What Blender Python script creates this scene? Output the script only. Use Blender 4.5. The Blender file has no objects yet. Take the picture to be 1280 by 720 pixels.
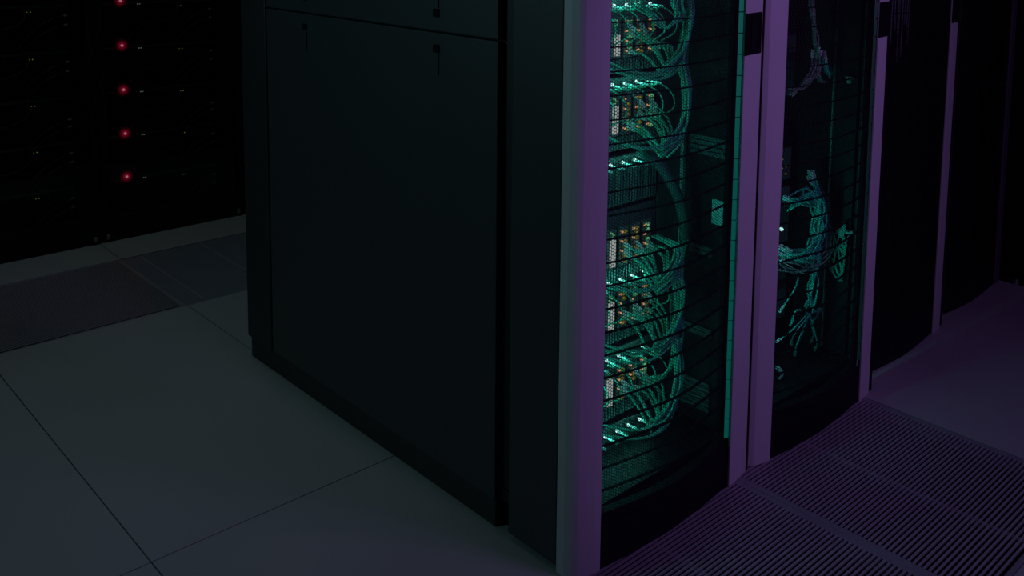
import bpy, math, random
from mathutils import Vector, Matrix
random.seed(7)
SC = bpy.context.scene
COL = SC.collection
PI = math.pi

# ------------------------------------------------------------------ materials
def mat(name, col, rough=0.5, metal=0.0, emit=None, es=0.0, noise=0.0, nscale=8.0, bump=0.0, bscale=200.0, spec=0.5):
    m = bpy.data.materials.new(name); m.use_nodes = True
    nt = m.node_tree; b = nt.nodes['Principled BSDF']
    b.inputs['Base Color'].default_value = (*col, 1)
    b.inputs['Roughness'].default_value = rough
    b.inputs['Metallic'].default_value = metal
    b.inputs['Specular IOR Level'].default_value = spec
    if emit:
        b.inputs['Emission Color'].default_value = (*emit, 1)
        b.inputs['Emission Strength'].default_value = es
    if noise or bump:
        tc = nt.nodes.new('ShaderNodeTexCoord')
        n = nt.nodes.new('ShaderNodeTexNoise'); n.inputs['Scale'].default_value = nscale
        n.inputs['Detail'].default_value = 4
        nt.links.new(tc.outputs['Object'], n.inputs['Vector'])
        if noise:
            r = nt.nodes.new('ShaderNodeMix'); r.data_type = 'RGBA'
            r.inputs['A'].default_value = (*[c * (1 - noise) for c in col], 1)
            r.inputs['B'].default_value = (*[min(1, c * (1 + noise)) for c in col], 1)
            nt.links.new(n.outputs['Fac'], r.inputs['Factor'])
            nt.links.new(r.outputs['Result'], b.inputs['Base Color'])
        if bump:
            n2 = nt.nodes.new('ShaderNodeTexNoise'); n2.inputs['Scale'].default_value = bscale
            nt.links.new(tc.outputs['Object'], n2.inputs['Vector'])
            bp = nt.nodes.new('ShaderNodeBump'); bp.inputs['Strength'].default_value = bump
            bp.inputs['Distance'].default_value = 0.001
            nt.links.new(n2.outputs['Fac'], bp.inputs['Height'])
            nt.links.new(bp.outputs['Normal'], b.inputs['Normal'])
    return m

def glow(name, col, s):
    m = bpy.data.materials.new(name); m.use_nodes = True
    nt = m.node_tree; nt.nodes.clear()
    o = nt.nodes.new('ShaderNodeOutputMaterial'); e = nt.nodes.new('ShaderNodeEmission')
    e.inputs['Color'].default_value = (*col, 1); e.inputs['Strength'].default_value = s
    nt.links.new(e.outputs[0], o.inputs[0])
    return m

def perforated(name, col, px, pz, rad):
    """sheet metal with staggered round holes; object coords, y along the sheet, z up"""
    m = bpy.data.materials.new(name); m.use_nodes = True
    nt = m.node_tree; b = nt.nodes['Principled BSDF']; out = nt.nodes['Material Output']
    b.inputs['Base Color'].default_value = (*col, 1); b.inputs['Roughness'].default_value = .5
    tc = nt.nodes.new('ShaderNodeTexCoord'); sep = nt.nodes.new('ShaderNodeSeparateXYZ')
    nt.links.new(tc.outputs['Object'], sep.inputs[0])
    def mth(op, a, bb=None):
        n = nt.nodes.new('ShaderNodeMath'); n.operation = op
        for k, v in enumerate((a, bb)):
            if v is None: continue
            if isinstance(v, (int, float)): n.inputs[k].default_value = v
            else: nt.links.new(v, n.inputs[k])
        return n.outputs[0]
    def cell(off):
        u = mth('SUBTRACT', mth('FRACT', mth('ADD', mth('DIVIDE', sep.outputs['Y'], px), off + 100)), .5)
        v = mth('SUBTRACT', mth('FRACT', mth('ADD', mth('DIVIDE', sep.outputs['Z'], pz), off + 100)), .5)
        u = mth('MULTIPLY', u, px); v = mth('MULTIPLY', v, pz)
        return mth('SQRT', mth('ADD', mth('MULTIPLY', u, u), mth('MULTIPLY', v, v)))
    d = mth('MINIMUM', cell(0.0), cell(.5))
    hole = mth('LESS_THAN', d, rad)
    tr = nt.nodes.new('ShaderNodeBsdfTransparent'); mx = nt.nodes.new('ShaderNodeMixShader')
    nt.links.new(hole, mx.inputs[0]); nt.links.new(b.outputs[0], mx.inputs[1]); nt.links.new(tr.outputs[0], mx.inputs[2])
    nt.links.new(mx.outputs[0], out.inputs[0])
    return m

def tinted(name, t):
    m = bpy.data.materials.new(name); m.use_nodes = True
    nt = m.node_tree; out = nt.nodes['Material Output']; nt.nodes.remove(nt.nodes['Principled BSDF'])
    tr = nt.nodes.new('ShaderNodeBsdfTransparent'); tr.inputs[0].default_value = (t, t, t, 1)
    g = nt.nodes.new('ShaderNodeBsdfGlossy'); g.inputs['Roughness'].default_value = .08
    g.inputs['Color'].default_value = (.6, .6, .6, 1)
    mx = nt.nodes.new('ShaderNodeMixShader'); mx.inputs[0].default_value = .03
    nt.links.new(tr.outputs[0], mx.inputs[1]); nt.links.new(g.outputs[0], mx.inputs[2]); nt.links.new(mx.outputs[0], out.inputs[0])
    return m

def lamp_halo(name):  # emission fading outwards: the lamp's bloom painted onto a disc
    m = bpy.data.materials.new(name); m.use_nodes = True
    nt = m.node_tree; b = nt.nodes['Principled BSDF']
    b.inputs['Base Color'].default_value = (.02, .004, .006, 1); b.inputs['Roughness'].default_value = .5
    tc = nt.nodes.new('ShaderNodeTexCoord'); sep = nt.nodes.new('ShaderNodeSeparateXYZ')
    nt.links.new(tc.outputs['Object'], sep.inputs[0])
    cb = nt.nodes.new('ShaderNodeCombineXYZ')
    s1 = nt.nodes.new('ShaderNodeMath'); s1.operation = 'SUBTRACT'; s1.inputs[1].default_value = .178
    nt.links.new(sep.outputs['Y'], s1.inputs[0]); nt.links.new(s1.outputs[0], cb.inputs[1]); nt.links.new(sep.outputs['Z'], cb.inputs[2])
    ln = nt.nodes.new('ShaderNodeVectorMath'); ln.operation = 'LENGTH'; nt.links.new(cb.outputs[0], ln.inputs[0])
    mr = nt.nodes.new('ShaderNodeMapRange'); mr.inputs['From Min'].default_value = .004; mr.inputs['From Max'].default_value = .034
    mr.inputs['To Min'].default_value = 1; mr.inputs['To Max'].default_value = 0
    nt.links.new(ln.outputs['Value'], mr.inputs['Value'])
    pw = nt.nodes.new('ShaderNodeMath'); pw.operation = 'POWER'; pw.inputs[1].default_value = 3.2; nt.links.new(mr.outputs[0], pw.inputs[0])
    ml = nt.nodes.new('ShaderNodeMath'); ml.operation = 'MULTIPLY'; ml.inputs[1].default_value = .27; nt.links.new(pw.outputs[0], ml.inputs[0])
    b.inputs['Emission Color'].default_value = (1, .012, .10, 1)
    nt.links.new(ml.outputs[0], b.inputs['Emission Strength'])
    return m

M = dict(
    hose=mat('dark teal hose', (.03, .12, .11), .6, noise=.2, nscale=60),
    lens=lamp_halo('red lamp painted halo'),  # painted bloom for the halo disc around the lamp core
    tile=mat('floor tile laminate', (.275, .285, .29), .55, noise=.12, nscale=2.5, bump=.15, bscale=300),
    gap=mat('floor joint', (.015, .015, .017), .9),
    void=mat('underfloor plenum', (.004, .004, .005), 1, spec=0),
    slat=mat('grille metal', (.30, .29, .33), .42, .2, noise=.15, nscale=30),
    frame_strip=mat('grille frame metal', (.24, .25, .28), .45, .3),
    darktile=mat('dark vented tile', (.13, .15, .18), .5, noise=.15, nscale=20),
    wall=mat('dark wall paint', (.05, .05, .06), .9, noise=.1),
    ceil=mat('ceiling panel', (.10, .10, .11), .9, noise=.1),
    panel=mat('black cabinet paint', (.034, .038, .043), .42, noise=.12, nscale=3, bump=.1, bscale=500),
    panel2=mat('black cabinet frame paint', (.020, .022, .026), .5, noise=.1, nscale=5),
    black=mat('matt black metal', (.006, .006, .007), .8, noise=.1, spec=.1),
    kick=mat('black plinth metal', (.006, .006, .008), .6, noise=.1, spec=.2),
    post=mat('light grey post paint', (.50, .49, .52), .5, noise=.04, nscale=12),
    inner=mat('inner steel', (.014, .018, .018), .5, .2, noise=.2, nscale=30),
    innerl=mat('lit wall patch steel', (.12, .17, .17), .45, .3, noise=.2, nscale=60),
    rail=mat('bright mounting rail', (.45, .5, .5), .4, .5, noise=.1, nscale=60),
    chassis=mat('chassis charcoal metal', (.06, .09, .09), .5, .3, noise=.2, nscale=40),
    cage=mat('chassis grille', (.12, .18, .17), .5, .3, noise=.2, nscale=80),
    card=mat('line card face', (.12, .16, .15), .5, .2, noise=.3, nscale=120),
    cable=mat('patch cable painted teal lit', (.04, .44, .30), .45, noise=.15, nscale=60),  # teal of the cabinet light put into the jacket colour
    cableg=mat('grey cable jacket', (.22, .23, .24), .5, noise=.15, nscale=60),
    cabler=mat('red patch cable jacket', (.10, .008, .012), .45, noise=.15, nscale=60),
    plug=mat('clear plug plastic', (.55, .62, .6), .35, noise=.1, nscale=60),
    led_w=glow('cyan white light', (.50, 1.0, .92), 1.3),
    led_a=glow('amber light', (1.0, .50, .25), .5),
    led_o=glow('olive link light', (.55, .55, .08), .20),
    led_g=glow('green link light', (.25, 1.0, .45), .35),
    jamb=mat('jamb painted teal lit', (.01, .06, .05), .5, emit=(0, .9, .70), es=.065, noise=.1),  # interior teal light on the frame, painted as emission
    jamb2=mat('jamb painted dimly lit', (.008, .02, .018), .5, emit=(0, .9, .68), es=.008, noise=.1),  # weaker version of the painted jamb light
    cablet=mat('cable painted teal lit', (.03, .50, .42), .45, noise=.2, nscale=60),  # jacket coloured teal in place of teal light, damping the purple
    post_d=mat('darker grey post', (.10, .09, .11), .5, noise=.04, nscale=12),  # darker grey for the posts of the farthest cabinet
    lit=glow('white label painted lit', (.80, .92, .88), .34),  # brightness of a lit label, painted as emission
    lit2=glow('green label painted lit', (.05, .75, .45), .22),  # same painted emission in green
    led_r=glow('red lamp core', (1.0, .45, .52), .42),
    led_r2=glow('red lamp lens', (.9, .02, .10), .28),
    led_ws=glow('small white light', (.7, .95, .8), .22),
    led_gs=glow('small green light', (.45, .9, .15), .16),
    led_y=glow('dim yellow light', (.9, .7, .1), .12),
    led_rs=glow('small red light', (1.0, .25, .3), .12),
    mesh=perforated('perforated door sheet', (.010, .011, .012), .0114, .0066, .00275),
    glass=tinted('tinted door glass', .82),
    metal=mat('small grey metal fitting', (.35, .36, .37), .4, .6, noise=.1),
)

# ------------------------------------------------------------------ mesh builder
class MB:
    def __init__(s): s.v = []; s.f = []
    def box(s, x0, x1, y0, y1, z0, z1):
        n = len(s.v)
        s.v += [(x0, y0, z0), (x1, y0, z0), (x1, y1, z0), (x0, y1, z0), (x0, y0, z1), (x1, y0, z1), (x1, y1, z1), (x0, y1, z1)]
        s.f += [tuple(n + i for i in q) for q in ((0, 3, 2, 1), (4, 5, 6, 7), (0, 1, 5, 4), (1, 2, 6, 5), (2, 3, 7, 6), (3, 0, 4, 7))]
        return s
    def strip(s, pts, z0, z1, th):
        """upright wall of thickness th (towards -x) following plan points"""
        n = len(s.v); k = len(pts)
        for x, y in pts:
            s.v += [(x, y, z0), (x, y, z1), (x - th, y, z0), (x - th, y, z1)]
        for i in range(k - 1):
            a = n + 4 * i; b = a + 4
            s.f += [(a, b, b + 1, a + 1), (a + 2, a + 3, b + 3, b + 2), (a + 1, b + 1, b + 3, a + 3), (a, a + 2, b + 2, b)]
        a = n; b = n + 4 * (k - 1)
        s.f += [(a, a + 1, a + 3, a + 2), (b, b + 2, b + 3, b + 1)]
        return s
    def sheet(s, pts, z0, z1):
        n = len(s.v)
        for x, y in pts: s.v += [(x, y, z0), (x, y, z1)]
        for i in range(len(pts) - 1):
            a = n + 2 * i; s.f.append((a, a + 2, a + 3, a + 1))
        return s
    def tube(s, P, r, seg=6, sub=5):
        P = [Vector(p) for p in P]
        if len(P) > 2:
            Q = []
            for i in range(len(P) - 1):
                a = P[max(i - 1, 0)]; b = P[i]; c = P[i + 1]; d = P[min(i + 2, len(P) - 1)]
                for k in range(sub):
                    t = k / sub
                    Q.append(.5 * ((2 * b) + (c - a) * t + (2 * a - 5 * b + 4 * c - d) * t * t + (3 * b - a - 3 * c + d) * t ** 3))
            Q.append(P[-1]); P = Q
        n = len(s.v); k = len(P)
        for i, p in enumerate(P):
            t = (P[min(i + 1, k - 1)] - P[max(i - 1, 0)]).normalized()
            a = t.cross(Vector((.13, .27, .95))).normalized(); b = t.cross(a)
            for j in range(seg):
                an = 2 * PI * j / seg
                s.v.append(tuple(p + (a * math.cos(an) + b * math.sin(an)) * r))
        for i in range(k - 1):
            for j in range(seg):
                j2 = (j + 1) % seg
                s.f.append((n + i * seg + j, n + i * seg + j2, n + (i + 1) * seg + j2, n + (i + 1) * seg + j))
        s.f.append(tuple(n + j for j in range(seg))[::-1]); s.f.append(tuple(n + (k - 1) * seg + j for j in range(seg)))
        return s
    def ball(s, c, r, sx=1.0, seg=10, rings=6):
        n = len(s.v)
        s.v.append((c[0], c[1], c[2] + r))
        for i in range(1, rings):
            th = PI * i / rings
            for j in range(seg):
                ph = 2 * PI * j / seg
                s.v.append((c[0] + r * sx * math.sin(th) * math.cos(ph), c[1] + r * math.sin(th) * math.sin(ph), c[2] + r * math.cos(th)))
        s.v.append((c[0], c[1], c[2] - r)); e = len(s.v) - 1
        for j in range(seg):
            j2 = (j + 1) % seg
            s.f.append((n, n + 1 + j, n + 1 + j2))
            for i in range(rings - 2):
                a = n + 1 + i * seg
                s.f.append((a + j, a + seg + j, a + seg + j2, a + j2))
            a = n + 1 + (rings - 2) * seg
            s.f.append((a + j, e, a + j2))
        return s
    def build(s, name, m, parent=None, origin=None, bevel=0, smooth=False):
        me = bpy.data.meshes.new(name)
        if origin:
            s.v = [(a - origin[0], b - origin[1], c - origin[2]) for a, b, c in s.v]
        me.from_pydata(s.v, [], s.f); me.materials.append(m); me.update()
        if smooth:
            for p in me.polygons: p.use_smooth = True
        o = bpy.data.objects.new(name, me); COL.objects.link(o)
        if origin: o.location = origin
        if parent:
            o.parent = parent
            if origin:
                pl = parent.location if parent.type == 'EMPTY' else Vector((0, 0, 0))
        if bevel:
            b = o.modifiers.new('bevel', 'BEVEL'); b.width = bevel; b.segments = 2; b.limit_method = 'ANGLE'
        return o

def B(*a): return MB().box(*a)
def tag(o, label=None, cat=None, group=None, kind=None):
    if label: o['label'] = label
    if cat: o['category'] = cat
    if group: o['group'] = group
    if kind: o['kind'] = kind
    return o
def thing(name, loc, label, cat, group=None):
    o = bpy.data.objects.new(name, None); o.empty_display_size = .1
    o.location = loc; COL.objects.link(o)
    return tag(o, label, cat, group)
def part(mb, name, m, root, **k):
    """mesh given in the thing's local coordinates"""
    return mb.build(name, m, root, **k)
def copy_tree(root, loc, label=None):
    r = root.copy(); COL.objects.link(r); r.location = loc
    if label: r['label'] = label
    for ch in list(root.children):
        c = ch.copy(); COL.objects.link(c); c.parent = r
        for g in list(ch.children):
            d = g.copy(); COL.objects.link(d); d.parent = c
    return r

# ------------------------------------------------------------------ setting
FX = -1.255                       # tile line under the front of the main row
fl = MB(); fb = MB()
g = .0013
def tiles(xs, ys, skip=()):
    for i in range(len(xs) - 1):
        for j in range(len(ys) - 1):
            if (i, j) in skip: continue
            fl.box(xs[i] + g, xs[i + 1] - g, ys[j] + g, ys[j + 1] - g, -.035, 0)
LX = [-5.585, -4.97, -4.36, -3.735, -3.12, -1.865, FX]
LY = [-1.73, -1.13, -.53, .07, .67, 1.27, 1.87, 2.47, 3.07, 3.67, 4.27]
tiles(LX, LY, {(3, 4), (3, 5)})
RX = [FX, -.652, -.05, .55, 1.15, 1.75, 2.35]
RY = [-1.21 - .6, -1.21, -.61, -.01, .59, 1.19, 1.79, 2.385, 2.985, 3.585, 4.185]
tiles(RX, RY, {(0, 4), (0, 5), (0, 6)})
fo = fl.build('floor', M['tile'], bevel=.0008); tag(fo, kind='structure')
sub = B(-5.6, 2.36, -1.82, 4.28, -.16, -.14).build('floor', M['void']); tag(sub, kind='structure')
jn = MB()
for x0, x1, y0, y1 in ((-5.585, -3.735, -1.73, 4.27), (-3.735, -3.12, -1.73, .668), (-3.735, -3.12, 1.872, 4.27), (-3.12, FX, -1.73, 4.27),
                       (-.652, 2.35, -1.81, 4.185), (FX, -.652, -1.81, .588), (FX, -.652, 2.387, 4.185)):
    jn.box(x0, x1, y0, y1, -.05, -.006 - .028)
tag(jn.build('floor', M['gap']), kind='structure')
tag(B(-5.7, -5.6, -1.9, 4.3, 0, 2.9).build('wall_left', M['wall']), kind='structure')
tag(B(-1.21, 2.36, 3.63, 3.70, 0, 2.9).build('wall_back', M['wall']), kind='structure')
tag(B(-5.6, -1.21, 4.2, 4.27, 0, 2.9).build('wall_far', M['wall']), kind='structure')
tag(B(2.36, 2.44, -1.9, 4.3, 0, 2.9).build('wall_right', M['wall']), kind='structure')
tag(B(-5.6, 2.36, -1.9, -1.82, 0, 2.9).build('wall_front', M['wall']), kind='structure')
tag(B(-5.7, 2.44, -1.9, 4.3, 2.9, 2.98).build('ceiling', M['ceil']), kind='structure')

# ------------------------------------------------------------------ floor grilles
def grille(x0, x1, y0, y1, pitch, label, group):
    cx, cy = (x0 + x1) / 2, (y0 + y1) / 2
    hx, hy = (x1 - x0) / 2 - .001, (y1 - y0) / 2 - .0003
    t = thing('floor_grille', (cx, cy, -.035), label, 'floor grille', group)
    f = MB(); r = .017
    f.box(-hx, hx, -hy, -hy + r, 0, .034).box(-hx, hx, hy - r, hy, 0, .034)
    f.box(-hx, -hx + .006, -hy + r, hy - r, 0, .034).box(hx - .012, hx, -hy + r, hy - r, 0, .034)
    f.box(-hx + .006, hx - .012, -.006, .006, 0, .012)
    part(f, 'frame', M['frame_strip'], t, bevel=.001)
    s = MB(); n = int((2 * hx - .018) / pitch)
    for k in range(n):
        x = -hx + .006 + pitch * (k + .62)
        s.box(x - pitch * .24, x + pitch * .24, -hy + r, hy - r, .0315, .0345)
    part(s, 'slats', M['slat'], t)
    return t
grille(FX, -.652, .59, 1.19, .0111, 'slatted metal floor grille in front of the near end of the purple-lit aisle', 'slatted floor grilles')
grille(FX, -.652, 1.19, 1.79, .0111, 'slatted metal floor grille at the foot of the teal-lit cabinet door', 'slatted floor grilles')
grille(FX, -.652, 1.79, 2.385, .0111, 'slatted metal floor grille at the second cabinet, next to the smooth purple floor', 'slatted floor grilles')
grille(-3.735, -3.12, .67, 1.27, .0111, 'slatted dark floor grille in the left aisle before the red-lit cabinets', 'slatted floor grilles')
t = thing('vented_floor_panel', (-3.4275, 1.57, -.035), 'smooth dark blue-grey floor panel with faint bands beside the left slatted grille', 'floor panel')
part(B(-.306, .306, -.299, .299, 0, .033), 'panel', M['darktile'], t, bevel=.001)
bd = MB()
for y in (-.235, .0, .235): bd.box(-.29, .29, y - .006, y + .006, .033, .0342)
part(bd, 'band', M['frame_strip'], t)

# ------------------------------------------------------------------ main row cabinets
def plan(y, bul):
    """front curve of a cabinet, y relative to its start, x relative to the nominal front"""
    w = .585
    u = (y / w - .5) * 2
    return -.033 + bul * (1 - u * u)
def arc(y0, y1, bul, n=14, dx=0): return [(plan(y0 + (y1 - y0) * i / n, bul) + dx, y0 + (y1 - y0) * i / n) for i in range(n + 1)]
def darc(y0, y1, n=14, dx=0, bul=.031, e=.0):
    o = []
    for i in range(n + 1):
        y = y0 + (y1 - y0) * i / n; v = (y - .069) / .407 * 2 - 1
        o.append((e + bul * (.5 * (1 - v * v) + .5 * (1 - math.sqrt(v * v + .004) + .06)) + dx, y))
    return o
def post_l(dx=0): return [(-.034 + dx, 0), (-.018 + dx, .005), (-.009 + dx, .014), (-.004 + dx, .030), (.001 + dx, .050), (.003 + dx, .068)]
def post_r(y0=.499, y1=.581, dx=0, n=3): return [(.004 - .012 * ((y0 + (y1 - y0) * i / n) - .499) / .082 + dx, y0 + (y1 - y0) * i / n) for i in range(n + 1)]
DEP = 1.40; HT = 2.08
def cabinet(x, y, label, handle=True, lit=False, first=False):
    t = thing('server_cabinet', (x, y, 0), label, 'server cabinet', 'row of black server cabinets with light posts')
    W = .585
    # sides and shell
    def side(s):
        ys, yi = (0, .02) if s < 0 else (W - .02, W)
        name = 'side_panel'
        if s < 0:
            lo = part(B(-1.245, -.2505, ys + .003, yi, .062, 1.0535), name, M['panel'], t, bevel=.0025)
            up = part(B(-1.245, -.2505, ys + .003, yi, 1.0575, HT), name, M['panel'], t, bevel=.0025)
            for zz, sg, p in ((1.0195, -1, lo), (1.098, 1, up)):
                for xx in (-1.03, -.457):
                    part(B(xx - .010, xx + .010, ys - .0015, ys + .004, zz - .009, zz + .009), 'latch', M['black'], p, bevel=.002)
                    z0, z1 = (zz - .058, zz - .012) if sg < 0 else (zz + .012, zz + .058)
                    part(B(xx + .006, xx + .0085, ys + .0015, ys + .004, z0, z1), 'latch_slot', M['black'], p)
            part(B(-1.395, -1.247, ys, yi, .062, HT), 'rear_frame', M['panel2'], t, bevel=.003)
            part(B(-1.385, -.2505, ys + .006, yi, 0, .060), 'plinth', M['panel2'], t, bevel=.002)
            part(B(-.2485, -.206, ys + .03, yi + .03, 0, HT), 'recess_channel', M['black'], t)
            part(B(-.204, -.0565, ys + .001, yi, .012, HT), 'front_frame', M['panel'], t, bevel=.003)
        else:
            part(B(-1.395, -.0565, ys, yi, 0, HT), 'side_panel', M['panel2'], t)
    side(-1); side(1)
    part(B(-1.395, -1.36, .021, W - .021, .06, HT), 'rear_panel', M['panel2'], t)
    part(B(-1.395, -.0565, 0, W, HT + .001, HT + .03), 'roof', M['panel2'], t, bevel=.003)
    part(B(-1.36, -.06, .021, W - .021, .06, .085), 'base_plate', M['inner'], t)
    # inner walls facing the equipment
    part(B(-1.3, -.075, .0215, .027, .09, HT - .01), 'inner_wall', M['inner'], t)
    part(B(-1.3, -.075, .548, .554, .09, HT - .01), 'inner_wall', M['inner'], t)
    # kick plate following a shallower arc
    part(MB().strip(darc(.066, .502, dx=0, bul=.016, e=-.002), 0, .098, .03), 'kick_plate', M['kick'], t)
    part(MB().strip(darc(.069, .476, dx=0), .1, .122, .02), 'door_bottom_rail', M['kick'], t, bevel=.001)
    # posts
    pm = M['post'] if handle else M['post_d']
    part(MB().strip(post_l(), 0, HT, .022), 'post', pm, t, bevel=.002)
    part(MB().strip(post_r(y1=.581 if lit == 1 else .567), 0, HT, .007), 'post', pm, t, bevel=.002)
    part(B(-.045, -.012, .5815 if lit == 1 else .5675, .594, 0, HT), 'seam_gasket', M['black'], t)
    # door: perforated curved sheet with ribs
    d = part(MB().sheet(darc(.069, .455, 20, -.002), .122, HT - .03), 'perforated_door', M['mesh'], t)
    rb = MB(); z = .165
    while z < HT - .05:
        rb.strip(darc(.069, .455, 12, -.004), z, z + .0021, .006); z += .0471
    part(rb, 'ribs', M['black'], d)
    part(MB().strip(darc(.4555, .476, 3, 0), .123, HT - .03, .014), 'door_stile', M['black'], d)
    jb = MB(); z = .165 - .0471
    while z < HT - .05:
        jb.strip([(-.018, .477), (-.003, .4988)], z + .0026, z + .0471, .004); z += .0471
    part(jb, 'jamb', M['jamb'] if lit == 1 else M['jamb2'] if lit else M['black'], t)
    if handle:
        h = part(MB().strip(post_r(.4985, .575 if lit == 1 else .566, .0025), 1.011, 1.105, .004), 'handle', M['black'], t, bevel=.002)
        part(MB().strip(post_r(.520, .540, .006), 1.022, 1.094, .004), 'lever', M['kick'], h, bevel=.002)
    # mounting rails
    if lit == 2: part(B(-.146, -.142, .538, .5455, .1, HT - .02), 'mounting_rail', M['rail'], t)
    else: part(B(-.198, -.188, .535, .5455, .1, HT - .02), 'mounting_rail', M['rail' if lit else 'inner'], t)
    part(B(-.198, -.188, .030, .040, .1, HT - .02), 'mounting_rail', M['inner'], t)
    return t
Y0 = 1.247
c1 = cabinet(-1.231, Y0, 'near-end black server cabinet whose perforated door glows teal', lit=1)
c2 = cabinet(-1.231, Y0 + .600, 'second black server cabinet, sparse teal cables behind its perforated door', lit=2)
c3 = cabinet(-1.300, Y0 + 1.195, 'third black server cabinet from the near end, dark inside, set back')
c4 = cabinet(-1.345, Y0 + 1.795, 'farthest black server cabinet of the row, at the end wall', handle=False)

# teal-lit wall patches built as added pale slats, first cabinet
yw = Y0 + .5465
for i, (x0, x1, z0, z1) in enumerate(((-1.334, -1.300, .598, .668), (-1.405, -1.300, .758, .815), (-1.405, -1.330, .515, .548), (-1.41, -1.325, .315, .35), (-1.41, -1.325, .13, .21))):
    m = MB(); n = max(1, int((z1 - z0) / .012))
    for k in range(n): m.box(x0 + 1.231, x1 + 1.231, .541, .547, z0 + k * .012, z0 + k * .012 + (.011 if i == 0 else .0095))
    part(m, 'lit_wall_patch', M['plug' if i == 0 else 'innerl'], c1)
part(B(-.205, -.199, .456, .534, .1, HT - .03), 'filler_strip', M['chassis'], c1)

# ------------------------------------------------------------------ equipment of the teal cabinet
XE = -1.42
YS = [1.2885 + .0397 * i for i in range(10)]
place = {1.120: 'topmost in view', .945: 'second from the top in view', .64: 'the one without a light row', .493: 'third from the bottom', .311: 'second from the bottom'}
def card_chassis(T, leds, label):
    t = thing('network_chassis', (XE, 1.50, T), label, 'network equipment', 'card chassis in the teal-lit cabinet')
    part(B(-.50, -.012, -.215, .20, -.155, .012), 'chassis_body', M['chassis'], t, bevel=.002)
    gr = MB()
    for k in range(42):
        y = -.205 + k * .0096
        gr.box(-.012, -.006, y, y + .004, -.15, -.122)
    part(gr, 'vent_grille', M['cage'], t)
    for i, Y in enumerate(YS):
        y = Y - 1.50
        if leds:
            part(MB().ball((.001, y, 0), .0036), 'status_light', M['led_w'], t)
            part(B(-.012, .036, y + .0045, y + .0085, -.006, -.002), 'ejector_handle', M['plug'], t)
        c = part(B(-.012, -.002, y - .002, y + .028, -.118, -.028), 'line_card', M['card'], t, bevel=.001)
        dots = MB(); lb = None
        if i <= 6:
            # the cards by the left post carry pale labels, their light painted as emission
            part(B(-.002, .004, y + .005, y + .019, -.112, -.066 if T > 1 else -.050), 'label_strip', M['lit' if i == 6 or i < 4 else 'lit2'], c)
            for k in range(3): dots.box(-.002, .003, y + .006 + .006 * (k % 2), y + .010 + .006 * (k % 2), -.045 + k * .005, -.042 + k * .005)
            part(dots, 'port_lights', M['led_g'], c)
        else:
            for k in range(7):
                if random.random() < .8: dots.box(-.002, .002, y + .010, y + .019, -.110 + k * .0115, -.104 + k * .0115)
            part(dots, 'port_lights', M['led_o'] if (i + int(T * 10)) % 3 else M['led_g'], c)
            a = MB()
            for k in range(4):
                if k != 1 or i != 8: a.box(-.002, .0035, y + .001, y + .0045, -.105 + k * .022, -.101 + k * .022)
            if a.v: part(a, 'amber_lights', M['led_a'], c)
    return t
for T, w in place.items():
    card_chassis(T, T != .64, 'chassis of upright lit cards in the teal cabinet, ' + w)
def light_tray(T, label):
    t = thing('power_tray', (XE, 1.50, T), label, 'power tray', 'light-row trays in the teal-lit cabinet')
    part(B(-.50, -.012, -.215, .20, -.105, .012), 'tray_body', M['chassis'], t, bevel=.002)
    gr = MB()
    for k in range(42):
        y = -.205 + k * .0096
        gr.box(-.012, -.007, y, y + .004, -.10, -.02)
    part(gr, 'vent_grille', M['cage'], t)
    for Y in YS:
        y = Y - 1.50
        part(MB().ball((.001, y, 0), .0036), 'status_light', M['led_w'], t)
        part(B(-.012, .036, y + .0045, y + .0085, -.006, -.002), 'ejector_handle', M['plug'], t)
    return t
light_tray(.765, 'low tray with a row of cyan-white lights above the middle chassis of the teal cabinet')
light_tray(.128, 'lowest tray with a row of cyan-white lights near the floor of the teal cabinet')

def cable(P, r, m, label, group, name='patch_cable', cat='cable', ends=True):
    o = MB().tube(P, r)
    ob = o.build(name, m, smooth=True)
    tag(ob, label, cat, group)
    if ends:
        a, b = Vector(P[0]), Vector(P[1]); d = (b - a).normalized()
        pl = MB().tube([a - d * .004, a + d * .018], r * 1.7, seg=4)
        pl.build('plug', M['plug'] if r > .0022 else m, ob)
    return ob
rj = lambda s: random.uniform(-s, s)
names = {1.120: 'top', .945: 'second', .64: 'middle', .493: 'fourth', .311: 'lowest'}
for T, w in names.items():
    lab = 'pale teal-lit patch cable drooping right from the %s card chassis' % w
    grp = 'drooping patch cables of the %s card chassis' % w
    for k in range(12):
        i = (7 + k % 3) if k % 4 else 3 + k % 4; y = YS[i] + .012
        dz = rj(.016); dx = rj(.010)
        P = [(XE + .004, y, T - .075 + rj(.03)), (XE + .045 + dx, y + .01, T - .10 + dz),
             (-1.335 + dx, (y + 1.60) / 2 + rj(.01), T - .135 + dz), (-1.318 + dx, 1.585 + rj(.012), T - .138 + dz),
             (-1.312 + dx, 1.635 + rj(.01), T - .105 + dz)]
        if T == .64: P += [(-1.33 + dx, 1.655 + rj(.008), T - .07 + dz * .5), (-1.40, 1.66 + rj(.01), T - .06)]
        elif T == .493: P += [(-1.318 + dx, 1.662 + rj(.008), T - .05 + dz), (-1.335 + dx, 1.67 + rj(.01), T + .0 + dz), (-1.40, 1.70, T + .03)]
        else: P += [(-1.318 + dx, 1.662 + rj(.01), T - .03 + dz), (-1.345 + dx, 1.675 + rj(.01), T + .045 + dz), (-1.40, 1.735 + rj(.01), T + .095 + dz)]
        cable(P, .0030, M['cable'], lab, grp)
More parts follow.
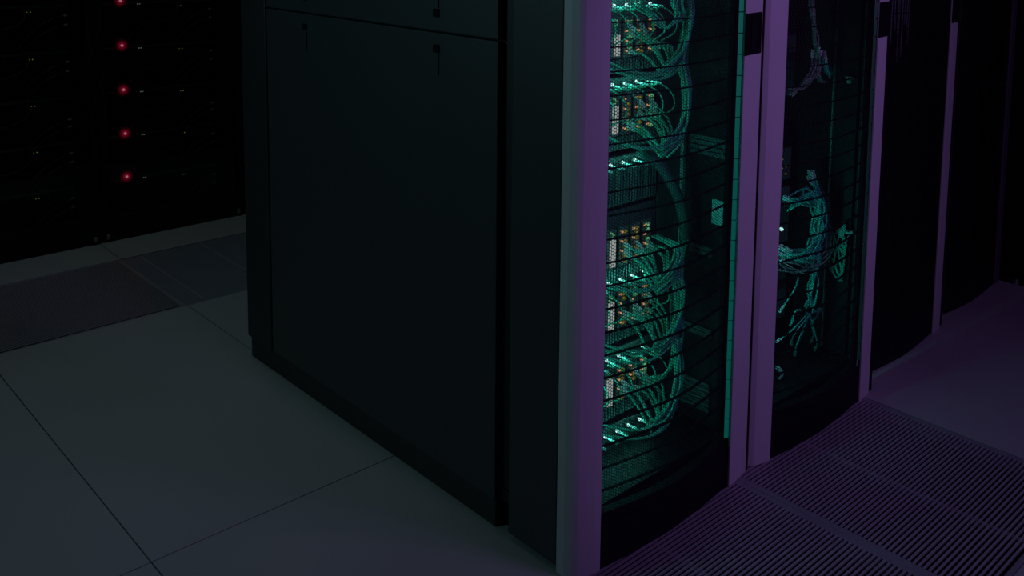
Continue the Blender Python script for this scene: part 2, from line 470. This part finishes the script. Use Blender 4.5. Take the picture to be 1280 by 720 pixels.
for T, w in names.items():
    if T == .64: continue
    for i in range(3, 10):
        y = YS[i]
        P = [(XE + .004, y + .004, T - .012), (-1.385, y + .008, T - .008), (-1.357, y + .014, T - .028), (-1.358, y + .018, T - .060), (-1.40, y + .018, T - .085)]
        cable(P, .0019, M['cable'], 'short arched jumper under a light of the %s card chassis' % w, 'arched jumpers of the %s card chassis' % w, 'jumper_cable')
cable([(-1.40, 1.60, .79), (-1.385, 1.66, .745), (-1.375, 1.715, .66), (-1.375, 1.74, .57), (-1.385, 1.745, .50)], .013, M['hose'],
      'thick dim hose curving down right of the middle card chassis', None, 'cable_hose', 'hose', False)
# tall riser bundle at the right of the equipment
for k in range(7):
    P = [(-1.335 + rj(.01), 1.665 + rj(.01), 1.40), (-1.325 + rj(.012), 1.62 + rj(.012), 1.15), (-1.318 + rj(.01), 1.625 + rj(.012), 1.10),
         (-1.33 + rj(.01), 1.600 + rj(.01), 1.075), (-1.345, 1.575 + rj(.01), 1.095 + rj(.01)), (-1.40, 1.585 + rj(.02), 1.12 + rj(.01))]
    cable(P, .003, M['cable'], 'pale cable dropping down the right side of the teal cabinet and hooking back', 'riser cables in the teal cabinet')
for k in range(6):
    P = [(-1.375 + rj(.01), 1.735 + rj(.006), .56), (-1.345 + rj(.01), 1.69 + rj(.006), .47),
         (-1.33 + rj(.01), 1.672 + rj(.008), .36), (-1.345, 1.655 + rj(.006), .27), (-1.39, 1.62, .25)]
    cable(P, .003, M['cable'], 'teal cable running down beside the lower right of the card chassis', 'lower riser cables in the teal cabinet', ends=False)

# ------------------------------------------------------------------ second cabinet contents
X2 = -1.375; K = X2 / -1.42
def q2(y, z, dx=0):                # positions measured on a plane 4.5 cm deeper, moved onto this one
    return (X2 + dx, y * K, 1.28 + (z - 1.28) * K)
Y2 = Y0 + .600
t = thing('network_chassis', (-1.44, 2.12, .50), 'dark rack unit with one cyan light and a red spark in the second cabinet', 'network equipment')
part(B(-.45, 0, -.25, .17, -.08, .08), 'chassis_body', M['chassis'], t, bevel=.002)
part(MB().ball((.07, .025, 0), .0052), 'status_light', M['led_w'], t)
part(B(0, .066, .02, .03, -.004, .004), 'light_stalk', M['chassis'], t)
part(B(0, .004, .030, .036, -.045, -.041), 'red_light', M['led_rs'], t)
t = thing('port_module', (-1.44, 2.12, .645), 'dark port module with dim yellow lights in the second cabinet', 'port module')
part(B(-.30, 0, -.25, .17, -.045, .045), 'module_body', M['chassis'], t, bevel=.002)
m = MB()
for k in range(26):
    m.box(0, .003, -.02 + (k % 9) * .020, -.016 + (k % 9) * .020, -.030 + (k // 9) * .022 + rj(.003), -.026 + (k // 9) * .022)
part(m, 'port_lights', M['led_y'], t)
for z, w in ((.945, 'upper'), (.30, 'lower')):
    t = thing('blank_rack_unit', (-1.44, 2.12, z), 'blank black rack unit, %s one in the second cabinet' % w, 'rack unit')
    part(B(-.40, 0, -.25, .17, -.10, .06), 'unit_body', M['chassis'], t, bevel=.002)
    part(B(0, .006, -.24, .16, -.012, .012), 'unit_lip', M['inner'], t)
def c2cable(pts, r, m, label, group, j=.01, n=1, ends=True):
    for _ in range(n):
        P = []
        for i, (y, z, dx) in enumerate(pts):
            a, b, c = q2(y + rj(j), z + rj(j), dx + rj(j))
            P.append((a, min(b, Y2 + .53), c))
        cable(P, r, m, label, group, ends=ends)
L = 'in the second cabinet'
c2cable([(2.27, 1.35, 0), (2.29, 1.09, .02), (2.32, .99, .02), (2.34, .93, .02), (2.37, .88, .01), (2.42, .86, .0)], .0028, M['cableg'], 'grey cable hanging from the top ' + L, 'hanging grey cables ' + L, .006, 7)
c2cable([(2.33, .96, .02), (2.32, .91, .025), (2.28, .875, .02), (2.22, .855, .01)], .0026, M['cableg'], 'grey cable fanning left at knee of the hanging bundle ' + L, 'fanning grey cables ' + L, .012, 8)
c2cable([(2.35, .95, .02), (2.38, .90, .02), (2.42, .885, .01), (2.44, .90, 0)], .0026, M['cablet'], 'teal-lit cable fanning right under the hanging bundle ' + L, 'fanning teal-lit cables ' + L, .010, 5)
c2cable([(2.22, .41, 0), (2.28, .39, .03), (2.33, .41, .035), (2.365, .46, .03), (2.36, .52, .03), (2.33, .55, .02), (2.27, .535, 0)], .0028, M['cablet'], 'teal-lit cable in the big ring of loops ' + L, 'looped cables ' + L, .022, 15)
c2cable([(2.20, .385, 0), (2.27, .355, .03), (2.34, .345, .03), (2.40, .37, .03), (2.43, .43, .02), (2.42, .50, .01), (2.40, .56, 0)], .0022, M['cableg'], 'thin outer cable loop swinging right ' + L, 'outer cable loops ' + L, .018, 7)
c2cable([(2.36, .60, 0), (2.365, .52, .03), (2.36, .44, .03), (2.355, .36, .03), (2.35, .29, .03), (2.335, .215, .03)], .0028, M['cablet'], 'teal-lit cable of the upright trunk ' + L, 'upright trunk cables ' + L, .013, 9)
c2cable([(2.21, .565, .01), (2.26, .545, .03), (2.31, .525, .03), (2.35, .52, .02)], .0026, M['cablet'], 'bright teal-lit cable slanting across above the loops ' + L, 'slanting cables ' + L, .004, 2)
for a, b, z in ((2.27, 2.29, .10), (2.30, 2.31, .12), (2.35, 2.385, .10), (2.37, 2.40, .075), (2.39, 2.38, .16), (2.25, 2.28, .13), (2.29, 2.27, .19)):
    c2cable([(b, z, .015), ((a + b) / 2, z + .04, .028), (2.335, .205, .03)], .0021, M['cablet'], 'loose plugged cable end hanging under the trunk ' + L, 'loose cable ends ' + L, .004, 1)
c2cable([(2.20, .25, .02), (2.25, .30, .03), (2.29, .33, .02)], .0024, M['cablet'], 'thin teal-lit cable rising at the left of the trunk ' + L, None, .002, 1)
c2cable([(2.19, .165, .02), (2.24, .185, .03), (2.32, .21, .03)], .0024, M['cablet'], 'thin teal-lit cable joining the trunk low at its left ' + L, None, .002, 1)
c2cable([(2.44, .185, .0), (2.42, .19, .02), (2.38, .195, .03)], .0034, M['cableg'], 'pale grey tag end sticking out right of the trunk ' + L, None, .002, 1)
c2cable([(2.205, .085, .02), (2.215, .07, .03), (2.20, .055, .03)], .0034, M['cableg'], 'tangle of pale plug at the very bottom left ' + L, None, .003, 1)
# things along the right inner wall of the second cabinet
c2cable([(2.60, .44, .06), (2.57, .40, .05), (2.60, .36, .06), (2.58, .30, .04), (2.52, .33, .03)], .0026, M['cablet'], 'teal cable kinked along the right wall ' + L, 'kinked wall cables ' + L, .022, 6)
t = thing('cable_clip', (-1.325, Y2 + .543, .89), 'small teal-lit cable clip on the right wall of the second cabinet', 'cable clip')
part(B(-.012, .012, -.012, 0, -.003, .003), 'clip_arm', M['plug'], t, bevel=.001)
part(B(-.004, .004, -.016, -.004, -.016, 0), 'clip_hook', M['plug'], t, bevel=.001)

# third cabinet: hanging cable comb lit faintly purple, and a tag at its right post
Y3 = Y0 + 1.195
for k in range(12):
    y = Y3 + .19 + k * .016 + rj(.004); z = .98 - rj(.06) - (.03 if k > 6 else 0)
    cable([(-1.375 + rj(.02), y, 1.4), (-1.37, y + rj(.003), 1.15), (-1.37, y + rj(.004), z)], .0018, M['cableg'], 'faint upright cable near the top of the third cabinet', 'faint upright cables in the third cabinet', ends=False)
t = thing('cabinet_key', (-1.336, Y0 + 1.80, 1.02), 'small pale key tag hanging beside the third cabinet post', 'key')
part(B(-.006, .006, -.002, .001, 0, .006), 'key_bow', M['metal'], t, bevel=.001)
part(B(-.002, .002, -.002, 0, -.030, 0), 'key_blade', M['metal'], t)
for i, (x, y) in enumerate(((-1.372, 3.605), (-1.287, 3.605))):
    t = thing('door_stop', (x, y, 0), ('small grey floor stop at the foot of the farthest cabinet', 'small grey floor stop at the foot of the end wall, by the right edge')[i], 'door stop')
    part(B(-.010, .010, -.012, .010, 0, .006), 'stop_base', M['metal'], t, bevel=.001)
    part(MB().tube([(0, 0, .006), (0, 0, .022)], .006, 10), 'stop_pin', M['metal'], t)
# dark upright closing the aisle behind the last cabinet
t = thing('aisle_end_door', (-1.13, 3.612, 0), 'dark flat door leaf closing the far end of the purple aisle', 'door')
part(B(-.225, .55, -.012, .016, .03, 2.1), 'door_leaf', M['black'], t, bevel=.003)
part(B(-.225, .55, -.008, .012, .0, .029), 'door_sweep', M['kick'], t)

# ------------------------------------------------------------------ left row with red lamps
XL = -3.97
def left_cab(y, label):
    t = thing('server_cabinet', (XL, y, 0), label, 'server cabinet', 'red-lit cabinet row across the left aisle')
    W = .598
    part(B(-1.1, -.02, .0, .016, 0, HT), 'side_panel', M['black'], t)
    part(B(-1.1, -.02, W - .016, W, 0, HT), 'side_panel', M['black'], t)
    part(B(-1.1, -1.08, .017, W - .017, 0, HT), 'rear_panel', M['black'], t)
    part(B(-1.08, -.02, .017, W - .017, HT - .02, HT), 'roof', M['black'], t)
    part(B(-1.08, -.02, .017, W - .017, .0, .055), 'base_plate', M['kick'], t)
    d = part(MB().box(-.0195, 0, .002, .030, .012, HT).box(-.0195, 0, W - .030, W - .002, .012, HT).box(-.0195, 0, .031, W - .031, .012, .10).box(-.0195, 0, .031, W - .031, HT - .07, HT), 'door_frame', M['kick'], t, bevel=.002)
    part(B(-.013, -.009, .031, W - .031, .101, HT - .071), 'glass_pane', M['glass'], d)
    part(B(.0005, .012, W - .028, W - .016, .98, 1.10), 'handle', M['kick'], d, bevel=.002)
    for yy in (.012, W - .034):
        part(B(-.004, .008, yy, yy + .012, .013, .033), 'hinge', M['metal'], d, bevel=.001)
    return t
L3 = ('red-lit black cabinet at the left edge of the photo', 'black cabinet with the column of bright red lamps, left aisle', 'black cabinet of the left row half hidden behind the big side panel')
for k in range(3): left_cab(.684 + .6 * k, L3[k])
def left_chassis(y, z, label):
    """front at x=-4.2; y is the cabinet's start"""
    t = thing('network_chassis', (-4.2, y, z), label, 'network equipment', 'red lamp chassis of the left cabinets')
    part(B(-.5, -.004, .06, .575, -.12, .05), 'chassis_body', M['black'], t, bevel=.002)
    part(B(-.004, .0, .065, .57, -.016, -.006), 'trim_line', M['chassis'], t)
    l = part(MB().ball((.0, .178, 0), .034, .18, 28, 10), 'lamp_halo_disc', M['lens'], t, smooth=True)  # disc carrying the painted red halo around the core
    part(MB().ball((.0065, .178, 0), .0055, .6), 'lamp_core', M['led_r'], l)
    part(MB().box(-.004, .002, .249, .252, -.018, -.0155).box(-.004, .002, .258, .2605, -.018, -.0155), 'link_light', M['led_ws'], t)
    part(MB().ball((0, .435, -.032), .0022), 'green_light', M['led_gs'], t)
    part(MB().ball((0, .423, -.032), .0016), 'green_light', M['led_gs'], t)
    return t
W3 = ('left-edge cabinet', 'red lamp cabinet', 'half hidden left-row cabinet')
H5 = ('bottom', 'second from the bottom', 'middle', 'fourth up', 'topmost visible', 'above the frame')
ch = None
for k in range(3):
    for j in range(6):
        z = .20 + .1895 * j; y = 1.284 + .6 * (k - 1)
        lab = 'rack unit with round red lamp in the %s, %s' % (W3[k], H5[j])
        if ch is None: ch = left_chassis(y, z, lab)
        else: copy_tree(ch, (-4.2, y, z), lab)
for k in range(3):
    y = 1.284 + .6 * (k - 1)
    for j in range(6):
        z = .2 + .1895 * j
        for q in range(2 if j != 3 else 2):
            zz = z - .052 - .038 * q if j != 2 else z - .10 - .03 * q
            cable([(-4.185, y + .560, zz + .002), (-4.165, y + .535, zz), (-4.15, y + .50, zz - .008), (-4.15, y + .45, zz - .035), (-4.16, y + .40, zz - .085), (-4.185, y + .375, zz - .14)],
                  .0030, M['cabler'], 'thin red cable curving down left from a plug in the %s' % W3[k], 'red cables in the %s' % W3[k])
    for j in range(5):
        z = .2 + .1895 * j
        cable([(-4.18, y + .20, z + .03), (-4.14, y + .25, z + .09), (-4.14, y + .33, z + .10), (-4.16, y + .40, z + .13), (-4.19, y + .405, z + .19)],
              .0025, M['cabler'], 'dim red cable looping above a red lamp in the %s' % W3[k], 'dim looping cables in the %s' % W3[k], ends=False)

# ------------------------------------------------------------------ lights
def area(name, loc, aim, col, power, sx, sy=None, spread=180):
    l = bpy.data.lights.new(name, 'AREA'); l.color = col; l.energy = power
    l.shape = 'RECTANGLE'; l.size = sx; l.size_y = sy or sx; l.spread = math.radians(spread)
    o = bpy.data.objects.new(name, l); o.location = loc
    o.rotation_euler = (Vector(aim) - Vector(loc)).to_track_quat('-Z', 'Y').to_euler()
    COL.objects.link(o); return o
def spot(name, loc, aim, col, power, ang, blend=.6, rad=.15):
    l = bpy.data.lights.new(name, 'SPOT'); l.color = col; l.energy = power
    l.spot_size = math.radians(ang); l.spot_blend = blend; l.shadow_soft_size = rad
    o = bpy.data.objects.new(name, l); o.location = loc
    o.rotation_euler = (Vector(aim) - Vector(loc)).to_track_quat('-Z', 'Y').to_euler()
    COL.objects.link(o); return o
def point(name, loc, col, power, rad=.004):
    l = bpy.data.lights.new(name, 'POINT'); l.color = col; l.energy = power; l.shadow_soft_size = rad
    o = bpy.data.objects.new(name, l); o.location = loc; COL.objects.link(o); return o

area('left aisle ceiling light', (-3.35, .8, 2.8), (-3.3, .8, 0), (.70, .95, .98), 1.55, 1.6, .5, 115)
area('added contact shadow light', (-2.35, 1.256, 2.85), (-2.35, 1.262, 0), (.72, .93, 1.0), .75, 1.9, .03, 130)  # unseen lamp added to soften the shadow at the cabinet base
area('added side face fill', (-2.6, -1.1, 1.7), (-1.5, 1.25, 1.2), (.45, .95, .98), 2.1, .4, .4, 100)  # unseen lamp added to brighten the post side and side panel
area('purple aisle light', (.40, 2.0, 1.8), (-1.1, 2.0, .8), (.56, .28, 1.0), 3.9, .7, .4, 130)
spot('added purple post fill', (.90, 1.36, 1.45), (-1.23, 1.86, .68), (.56, .29, 1.0), 10, 42, .3, .1)  # extra unseen lamp added to brighten the near posts
TEAL = (.02, .95, .80)
area('added cabinet teal fill', (-1.30, 1.285, .70), (-1.40, 1.75, .70), TEAL, .85, .03, 1.15)  # unseen lamp added behind the left post, no fixture built
area('added cabinet base fill', (-1.34, 1.42, .30), (-1.34, 1.55, .09), TEAL, .03, .05, .05)  # unseen lamp added to tint the cabinet bottom teal
for T in (1.12, .945, .765, .493, .311, .128):
    for i in (5, 6, 7, 8, 9):
        point('status glow', (XE + .012, YS[i], T + .003), (.08, 1.0, .80), .011)
point('added wall patch fill', (-1.27, 1.745, .63), TEAL, .008, .01)  # unseen lamp added to brighten one wall patch
area('second cabinet unseen fill', (-1.30, 1.92, .42), (-1.36, 2.3, .42), TEAL, .42, .03, .45)  # unseen teal lamp on the cables, no fixture built
area('second cabinet upper unseen fill', (-1.30, 1.92, .92), (-1.36, 2.35, .92), (.15, .8, .65), .05, .03, .2)  # unseen lamp for the upper cables, no fixture built
point('second cabinet glow', (-1.36, 2.12, .50), (.2, 1, .9), .006)
point('second cabinet wall glow', (-1.30, 2.34, .42), TEAL, .004, .01)
point('second cabinet clip glow', (-1.29, 2.36, .87), TEAL, .002, .01)
for k in (0, 1):
    for j in range(5):
        point('red lamp glow', (-4.178, 1.284 + .6 * (k - 1) + .178, .2 + .1895 * j), (1.0, .03, .12), .010, .012)
area('third cabinet glow', (-1.33, 2.52, 1.12), (-1.37, 2.72, 1.0), (.45, .25, 1.0), .02, .03, .1)

w = bpy.data.worlds.new('world'); SC.world = w; w.use_nodes = True
w.node_tree.nodes['Background'].inputs[0].default_value = (.4, .55, .7, 1)
w.node_tree.nodes['Background'].inputs[1].default_value = .004

# ------------------------------------------------------------------ camera
yaw, pitch, roll = math.radians(-45.83938), math.radians(6.4487), math.radians(-.86377)
cy, sy, cp, sp = math.cos(yaw), math.sin(yaw), math.cos(pitch), math.sin(pitch)
f = Vector((sy * cp, cy * cp, -sp)); r = Vector((cy, -sy, 0)); d = f.cross(r)
r2 = math.cos(roll) * r + math.sin(roll) * d; d2 = -math.sin(roll) * r + math.cos(roll) * d
cam = bpy.data.cameras.new('camera'); co = bpy.data.objects.new('camera', cam); COL.objects.link(co)
up = -d2; bk = -f
co.matrix_world = Matrix(((r2.x, up.x, bk.x, 0), (r2.y, up.y, bk.y, 0), (r2.z, up.z, bk.z, 1.28), (0, 0, 0, 1)))
cam.sensor_width = 36; cam.lens = 1198.604 / 1280 * 36
cam.shift_x = -(705.717 - 640) / 1280; cam.shift_y = -(360 - 48.7) / 1280
cam.clip_start = .05
SC.camera = co
SC.view_settings.view_transform = 'Standard'
SC.view_settings.look = 'None'
SC.view_settings.exposure = 0; SC.view_settings.gamma = 1
